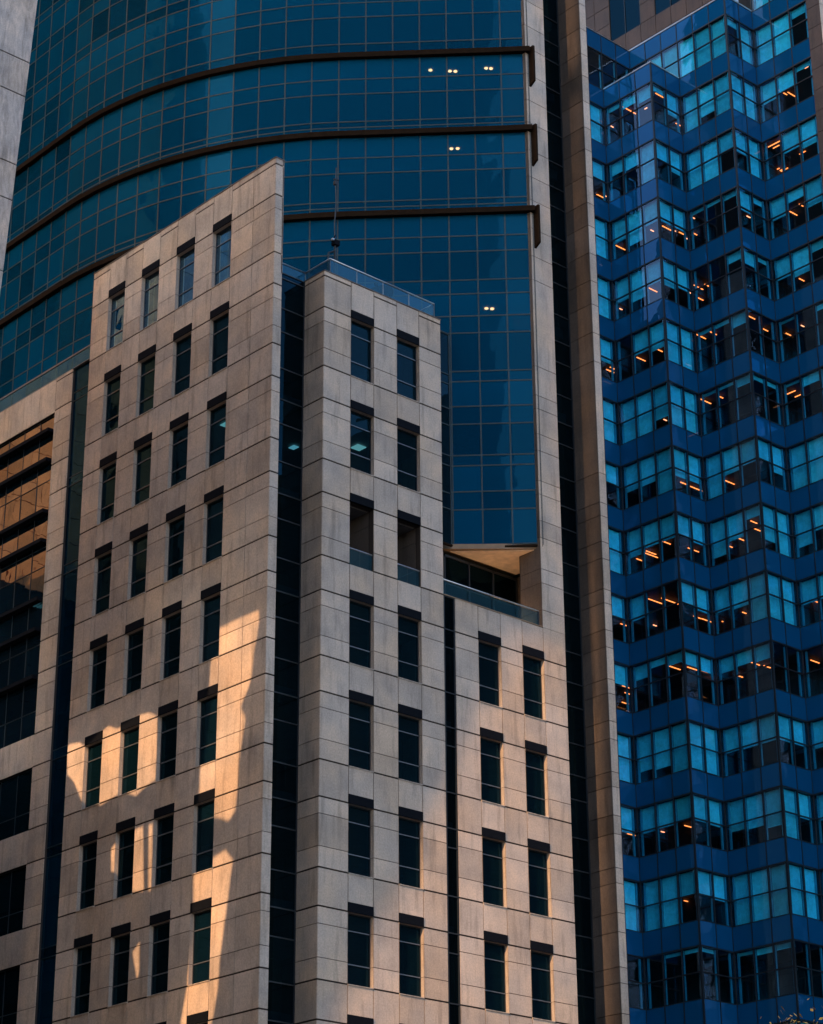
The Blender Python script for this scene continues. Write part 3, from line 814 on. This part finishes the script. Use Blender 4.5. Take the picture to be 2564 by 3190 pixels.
# right-hand pier standing beside the zigzag facade
pe, pf, pc = MB(), MB(), MB()
z = 20.0
while z < 98:
    pe.box(39.50, 39.53, 3.46, 4.36, z+.015, z+1.37); pf.box(39.531, 42.2, 3.44, 3.47, z+.015, z+1.37); z += 1.385
o = pe.build('pier', M['granite_dark'], brn, BO)
pf.build('pier_end', M['granite'], brn, BO)
pc.box(39.53, 42.2, 3.47, 4.36, 0, 98); pc.build('wall_core', M['mortar'], o, BO)

# ------------------------------------------------------------------ 5. pale leaning slab at the left edge
lt = empty('pale_stone_tower', 'pale veined granite tower with large slabs and a leaning edge, at the upper left edge', 'building', (-12, 13, 0))
LO = (-12, 13, 0)
def edge_x(z): return -7.20 + (z-47.64)*.0515
lz = [49.74, 53.26, 55.06, 58.62, 60.43, 63.95, 65.75, 69.3, 71.1, 74.6]
lz = sorted(lz + [47.95, 44.4, 42.6, 39.1, 37.3, 33.8, 32.0, 28.5, 26.7, 23.2, 21.4, 17.9, 16.1, 12.6, 10.8, 7.3, 5.5, 0])
ls = MB()
for a, b in zip(lz[:-1], lz[1:]):
    xs = [(-14, -14), (-11, -11), (edge_x(a), edge_x(b))]
    for (x0, x0b), (x1, x1b) in zip(xs[:-1], xs[1:]):
        if x1 < x0+.3: continue
        ls.hexa([(x0+.015, 12.6, a+.03), (x1, 12.6, a+.03), (x1, 12.64, a+.03), (x0+.015, 12.64, a+.03), (x0b+.015, 12.6, b-.03), (x1b, 12.6, b-.03), (x1b, 12.64, b-.03), (x0b+.015, 12.64, b-.03)])
o = ls.build('stone_wall', M['granite_pale'], lt, LO)
lc = MB(); lc.hexa([(-14, 12.64, 0), (edge_x(0), 12.64, 0), (edge_x(0), 13.6, 0), (-14, 13.6, 0), (-14, 12.64, 74.6), (edge_x(74.6), 12.64, 74.6), (edge_x(74.6), 13.6, 74.6), (-14, 13.6, 74.6)])
lc.build('wall_core', M['mortar'], o, LO)

# ------------------------------------------------------------------ 6. small things
ms = empty('rooftop_mast', 'thin black mast with a small floodlight on the roof terrace behind the glass railing', 'mast', (1.79, 1.5, 46.9))
MO = (1.79, 1.5, 46.9)
b = MB(); b.tube((1.79, 1.5, 46.9), (1.79, 1.5, 49.72), .055, .045, 10); b.build('pole', M['frame_dark'], ms, MO)
b = MB(); q = [(1.79, 1.5, 49.7), (1.76, 1.5, 50.6), (1.84, 1.5, 51.6), (1.80, 1.5, 52.4), (1.83, 1.5, 53.3)]
for a_, c_ in zip(q[:-1], q[1:]): b.tube(a_, c_, .028, .026)  # solid stand-in for an antenna's wavy reflection in the glass
b.tube((1.70, 1.5, 52.7), (1.96, 1.5, 52.75), .03); b.box(1.72, 1.86, 1.44, 1.56, 52.45, 52.62); b.build('antenna', M['frame_dark'], ms, MO)
b = MB(); b.tube((1.79, 1.5, 49.3), (1.45, 1.5, 49.08), .04); b.tube((1.45, 1.5, 49.08), (1.42, 1.5, 48.2), .04); b.build('bracket_arm', M['frame_dark'], ms, MO)
b = MB(); b.box(1.68, 1.95, 1.38, 1.6, 49.55, 49.78); b.tube((1.62, 1.5, 49.6), (1.80, 1.5, 50.05), .03); b.build('floodlight', M['lintel'], ms, MO)
b = MB(); b.box(1.58, 1.70, 1.40, 1.5, 49.72, 49.80); b.build('lens', M['steel'], ms, MO)
ds = empty('satellite_dish', 'dark round satellite dish on the roof terrace seen through the glass railing', 'satellite dish', (4.5, 2.0, 46.9))
DO = (4.5, 2.0, 46.9)
b = MB(); rings = 6; segs = 22; c = Vector((4.42, 1.75, 48.35)); ax = Vector((-.75, -.5, .42)).normalized()
uu = ax.cross(Vector((0, 0, 1))).normalized(); vv = ax.cross(uu)
for th in (0, .03):
    pr = None
    for i in range(rings+1):
        r = .62*i/rings; rowv = [c - ax*(.22 - .22*(i/rings)**2 + th) + uu*r*math.cos(2*math.pi*s/segs) + vv*r*math.sin(2*math.pi*s/segs) for s in range(segs)]
        if pr:
            for s in range(segs): b.quad(pr[s], pr[(s+1) % segs], rowv[(s+1) % segs], rowv[s])
        pr = rowv
b.build('dish', M['lintel'], ds, DO)
b = MB(); b.tube(c-ax*.2, c+ax*.5, .02); b.box(c.x+ax.x*.5-.06, c.x+ax.x*.5+.06, c.y+ax.y*.5-.06, c.y+ax.y*.5+.06, c.z+ax.z*.5-.05, c.z+ax.z*.5+.07); b.build('feed_arm', M['lintel'], ds, DO)
b = MB(); b.tube((4.5, 2.0, 46.9), (c-ax*.22), .05); b.build('stand', M['frame_dark'], ds, DO)

# tree whose sunlit tip reaches into the lower right corner
M['bark'] = plain('bark', (.10, .07, .05), .9)
M['leaf'] = plain('yellow_leaf', (.50, .27, .03), .7, var=.4, scale=6)
TB = Vector((-11.85, -30.5, .35))
tree = empty('street_tree', 'tree with yellow autumn leaves whose tip shows in the lower right corner', 'tree', TB)
b = MB(); b.tube(TB, TB+Vector((.1, .05, 4)), .24, .17, 10); b.tube(TB+Vector((.1, .05, 4)), TB+Vector((0, 0, 10.6)), .17, .03, 8)
rt_ = random.Random(3)
tips = []
for i in range(26):
    z = 3.2+7*i/26; an = i*2.4; L = 3.0*(1-(z-3.2)/8.6)+.25; a = TB+Vector((0, 0, z)); e = a+Vector((math.cos(an)*L, math.sin(an)*L, L*.55)); b.tube(a, e, .05, .012, 5); tips += [a.lerp(e, t) for t in (.45, .7, .9, 1.0)]
tips += [TB+Vector((0, 0, z)) for z in (9.6, 10.1, 10.5, 10.7)]
b.build('trunk', M['bark'], tree, TB)
b = MB()
for c in tips:
    for i in range(46):
        p = c+Vector((rt_.gauss(0, .32), rt_.gauss(0, .32), rt_.gauss(0, .26)))
        u = Vector((rt_.uniform(-1, 1), rt_.uniform(-1, 1), rt_.uniform(-1, 1))).normalized(); v = u.orthogonal().normalized(); s = rt_.uniform(.04, .075)
        b.quad(p-u*s, p-v*s*.6, p+u*s, p+v*s*.6)
b.build('crown', M['leaf'], tree, TB)

# ------------------------------------------------------------------ ground
M['asphalt'] = plain('asphalt', (.05, .05, .052), .9, scale=1.0)
M['paving'] = plain('plaza_paving', (.11, .10, .09), .8, scale=.8)
b = MB(); b.quad((-2500, -2500, 0), (2500, -2500, 0), (2500, 2500, 0), (-2500, 2500, 0)); structure(b.build('ground', M['paving']))
b = MB(); b.quad((-400, -58, .004), (400, -58, .004), (400, -46, .004), (-400, -46, .004)); structure(b.build('road', M['asphalt']))

# ------------------------------------------------------------------ added unseen blockers and bounce walls that shape the light
UV = Vector((-SH.y, SH.x))            # along the shading slab
LD = 100.0
TE = math.tan(SUN_EL)
def to_slab(x, y, z):
    q = Vector((x, y)); return (q.dot(UV), z + TE*(LD - q.dot(SH)))
def onleft(pts): return [to_slab(XL, y, z) for y, z in pts]
def onright(pts): return [to_slab(x, 0, z) for x, z in pts]
def onfin(pts): return [to_slab(XF, y, z) for y, z in pts]
left_patches = [
 [(2.63, 32.04), (1.38, 32.09), (.2, 32.08), (.15, 31.66), (.26, 31.04), (.43, 30.45), (.51, 29.61), (.63, 29.3), (.88, 28.94), (1.12, 28.61), (.8, 28.08), (.94, 27.48), (1.12, 26.62), (1.16, 25.67), (1.28, 24.74), (1.78, 24.37), (2.43, 24.65), (3.57, 24.9), (3.57, 26.5), (3.17, 29.83), (3.12, 30.68)],
 [(2.64, 23.26), (1.79, 23.43), (1.33, 22.99), (1.45, 22.35), (1.6, 21.39), (1.79, 20.44), (1.94, 19.48), (2.0, 18.53), (2.22, 17.6), (2.36, 17.26), (2.9, 13), (4.6, 13), (4.24, 17.54), (3.93, 18.84), (3.71, 21.78), (3.77, 22.88)],
 [(12.41, 29.63), (12.2, 29.88), (11.42, 29.78), (10.89, 29.45), (9.92, 29.85), (9.43, 29.96), (8.92, 29.72), (8.69, 29.7), (7.47, 29.88), (6.75, 29.84), (6.24, 29.53), (6.18, 28.27), (6.21, 26.97), (6.56, 26.91), (7.13, 26.75), (7.54, 26.59), (8.46, 26.98), (9.18, 26.85), (9.84, 26.74), (11.19, 27.22), (11.78, 28.11), (12.27, 28.52)],
 [(8.95, 23.98), (9.02, 24.85), (8.56, 25.15), (8.46, 23.81)],
 [(7.57, 25.34), (6.87, 25.4), (6.63, 22.75), (7.51, 22.92)],
 [(6.65, 25.39), (6.25, 25.34), (6.17, 22.73), (6.50, 22.75)],
 [(7.34, 20.61), (6.76, 21.05), (6.72, 19.96), (6.91, 19.38)],
]
lit_right = [(13.02, 34.6), (11.78, 34.55), (11.3, 34.35), (10.66, 34.27), (10.51, 34.56), (9.8, 33.67), (8.08, 30.4), (7.26, 28.94), (6.25, 26.82), (5.28, 25.48), (3.87, 22.5), (3.15, 21.56), (1.49, 18.78), (.9, 17.73), (.3, 15.5), (.3, 6), (13.02, 6)]
lit_terrace = [(6.5, 35.6), (9.4, 35.6), (9.4, 36.9), (6.5, 36.9)]
holes = [
 onleft([(.08, 11), (12.9, 11), (12.9, 33.5), (.08, 33.5)]),
 [(-.78, 52), (3.87, 52), (3.87, 98), (-.78, 98)],
 onfin([(.70, 72), (.30, 72), (.32, 64.0), (.70, 63.8)]),
 onfin([(.56, 62.5), (.40, 62.5), (.40, 10), (.56, 10)]),
]
M['slab'] = plain('grey_blue_cladding', (.17, .115, .075), .7, scale=.2)  # cladding of the added light blockers
def sheet(outer, holes, P, thick):
    """flat wall with openings; P maps (along, up, 0/1 front/back) to the world"""
    polys = [[Vector((a, z, 0)) for a, z in outer]] + [[Vector((a, z, 0)) for a, z in h] for h in holes]
    flat = [v for pl in polys for v in pl]; b = MB()
    for tri in tessellate_polygon(polys):
        b.poly([P(flat[i].x, flat[i].y, 0) for i in tri]); b.poly([P(flat[i].x, flat[i].y, thick) for i in reversed(tri)])
    for pl in polys:
        for i in range(len(pl)):
            p, q = pl[i], pl[(i+1) % len(pl)]
            b.quad(P(p.x, p.y, 0), P(q.x, q.y, 0), P(q.x, q.y, thick), P(p.x, p.y, thick))
    return b
ctr = SH*LD
def at_dist(L):
    def P(t, z, d):
        p = SH*(L+d) + UV*t; return (p.x, p.y, z)
    return P
sl = empty('slab_tower', 'grey brown slab tower with sky gaps across the street behind the viewer', 'building', (ctr.x, ctr.y, 0))  # added to shade the scene; its openings shape the sun patches
sheet([(-31, 0), (60, 0), (60, 168), (-31, 168)], holes, at_dist(LD), .5).build('facade', M['slab'], sl, (ctr.x, ctr.y, 0))
# added unseen pylon with a slanting opening: throws the diagonal shadow edge on the right-hand stone front
L2 = 45.0
c2_ = SH*L2
def to_pylon(pts): return [(Vector((x, 0)).dot(UV), z + TE*(L2 - Vector((x, 0)).dot(SH))) for x, z in pts]
py = empty('slender_pylon', 'slender brown pylon with a slanting opening beside the viewer', 'tower', (c2_.x, c2_.y, 0))
sheet([(-.95, 0), (3.9, 0), (3.9, 105), (-.95, 105)], [to_pylon(lit_right), to_pylon(lit_terrace)], at_dist(L2), .3).build('shaft', M['slab'], py, (c2_.x, c2_.y, 0))
# added unseen wall at left: blocks sky, bounces warm light, gaps shape the sun patches
WA, WB = Vector((-22.5, -6.6)), Vector((-12.6, 12.0))
wd = (WB-WA).normalized(); wn = Vector((-wd.y, wd.x)); WL = (WB-WA).length
def to_wall(pts):
    out = []
    for y, z in pts:
        p = Vector((XL, y)); k = (WA-p).dot(wn)/SH.dot(wn)
        out.append(((p+SH*k-WA).dot(wd), z+TE*k))
    return out
def wall_pt(a, z, d):
    p = WA+wd*a+wn*d; return (p.x, p.y, z)
wl = empty('screen_wall', 'tall brown screen wall along the left side of the street', 'wall', (-18, 3, 0))
sheet([(0, 0), (WL, 0), (WL, 51), (0, 51)], [to_wall(h) for h in left_patches], wall_pt, .2).build('wall', M['sandstone'], wl, (-18, 3, 0))
ax_ = empty('annex', 'brown annex beside the sandstone tower, outside the view', 'building', (-40, 26, 0))  # added out of view to shade the sandstone reflected in the ribbon panes
b = MB()
for i in range(25):
    for k in range(16): b.box(-20.1, -20, 22+.0, 31, k*3.1+.03, k*3.1+3.07) if i == 0 else b.box(-60+i*1.6+.02, -60+i*1.6+1.58, 21.9, 22, k*3.1+.03, k*3.1+3.07)
b.build('wall', M['slab'], ax_, (-40, 26, 0)); b = MB(); b.box(-60, -20.11, 22.01, 31, 0, 49.6); b.build('wall_core', M['mortar'], ax_, (-40, 26, 0))
cb_ = empty('courtyard_block', 'dark low block facing the left wing across a narrow lane, outside the view', 'building', (-13, 22, 0))  # added out of view to darken the foot of the left wing
b = MB()
for i in range(11):
    for k in range(10): b.box(-10.1, -10, 14+i*1.54+.02, 14+i*1.54+1.52, k*3.1+.03, k*3.1+3.07)
b.build('wall', M['lintel'], cb_, (-13, 22, 0)); b = MB(); b.box(-18, -10.11, 14, 31, 0, 31); b.build('wall_core', M['mortar'], cb_, (-13, 22, 0))
rb = empty('rear_block', 'dark block behind the curved glass tower, hidden from the street', 'building', (10, 70, 0))  # added to darken what the lower blue facets reflect
b = MB()
for i in range(28):
    for k in range(19): b.box(15.7, 15.8, 28.4+i*3+.05, 28.4+i*3+2.95, k*4+.1, k*4+3.9)
b.build('facade', M['lintel'], rb, (10, 70, 0)); b = MB(); b.box(7, 15.69, 31.5, 114, 0, 76); b.build('wall_core', M['mortar'], rb, (10, 70, 0))
ob = empty('dark_office_block', 'dark office block on the right side of the street, outside the view', 'building', (100, -60, 0))  # added to cut sky light and reflections low on the blue tower
b = MB()
for i in range(30):
    for k in range(18): b.box(45+i*3+.05, 45+i*3+2.95, -25, -24.8, k*4+.1, k*4+3.9)
b.build('facade', M['lintel'], ob, (100, -60, 0)); b = MB(); b.box(45, 135, -60, -25.01, 0, 71.8); b.build('wall_core', M['mortar'], ob, (100, -60, 0))
s3 = empty('brown_office_tower', 'brown office tower further left behind the viewer', 'building', (-60, 60, 0))  # added to keep sky light off the left-facing walls
b = MB()
for i in range(16):
    for k in range(45):
        p = ctr + UV*(-72-i*5) + SH*2; q = ctr + UV*(-72-i*5-4.9) + SH*2
        b.quad((p.x, p.y, k*3.8+.05), (q.x, q.y, k*3.8+.05), (q.x, q.y, k*3.8+3.75), (p.x, p.y, k*3.8+3.75))
b.build('facade', M['slab'], s3, (-60, 60, 0))
b = MB(); q = [ctr + UV*t_ + SH*d_ for t_, d_ in ((-72, 2.1), (-152, 2.1), (-152, 24), (-72, 24))]; b.prism([tuple(v) for v in q], 0, 171)
b.build('wall_core', M['mortar'], s3, (-60, 60, 0))
# unseen sandstone tower added at left that warms the left faces and shows in the ribbon windows
sn = empty('sandstone_tower', 'sunlit warm sandstone tower off to the left of the view', 'building', (-30, 44, 0))
b, w_, c_, b2 = MB(), MB(), MB(), MB()
for i in range(42):
    for k in range(50):
        x = -74.8+i*1.6; z = k*3
        if k < 15:  # base cladding darkened so the lower ribbon panes reflect shade
            b2.box(x+.02, x+1.58, 32, 32.1, z+.02, z+2.98); continue
        b.box(x+.02, x+1.58, 32, 32.1, z+.02, z+1.6)
        if i % 6: b.box(x+.02, x+1.58, 32, 32.1, z+1.64, z+2.98)
        else: w_.quad((x, 32.08, z+1.62), (x+1.6, 32.08, z+1.62), (x+1.6, 32.08, z+3), (x, 32.08, z+3))
b.build('stone_wall', M['sandstone'], sn, (-30, 44, 0)); b2.build('dark_base', M['lintel'], sn, (-30, 44, 0)); w_.build('window', M['lintel'], sn, (-30, 44, 0))
c_.box(-74.8, -7.6, 32.1, 48, 0, 150); c_.build('wall_core', M['mortar'], sn, (-30, 44, 0))
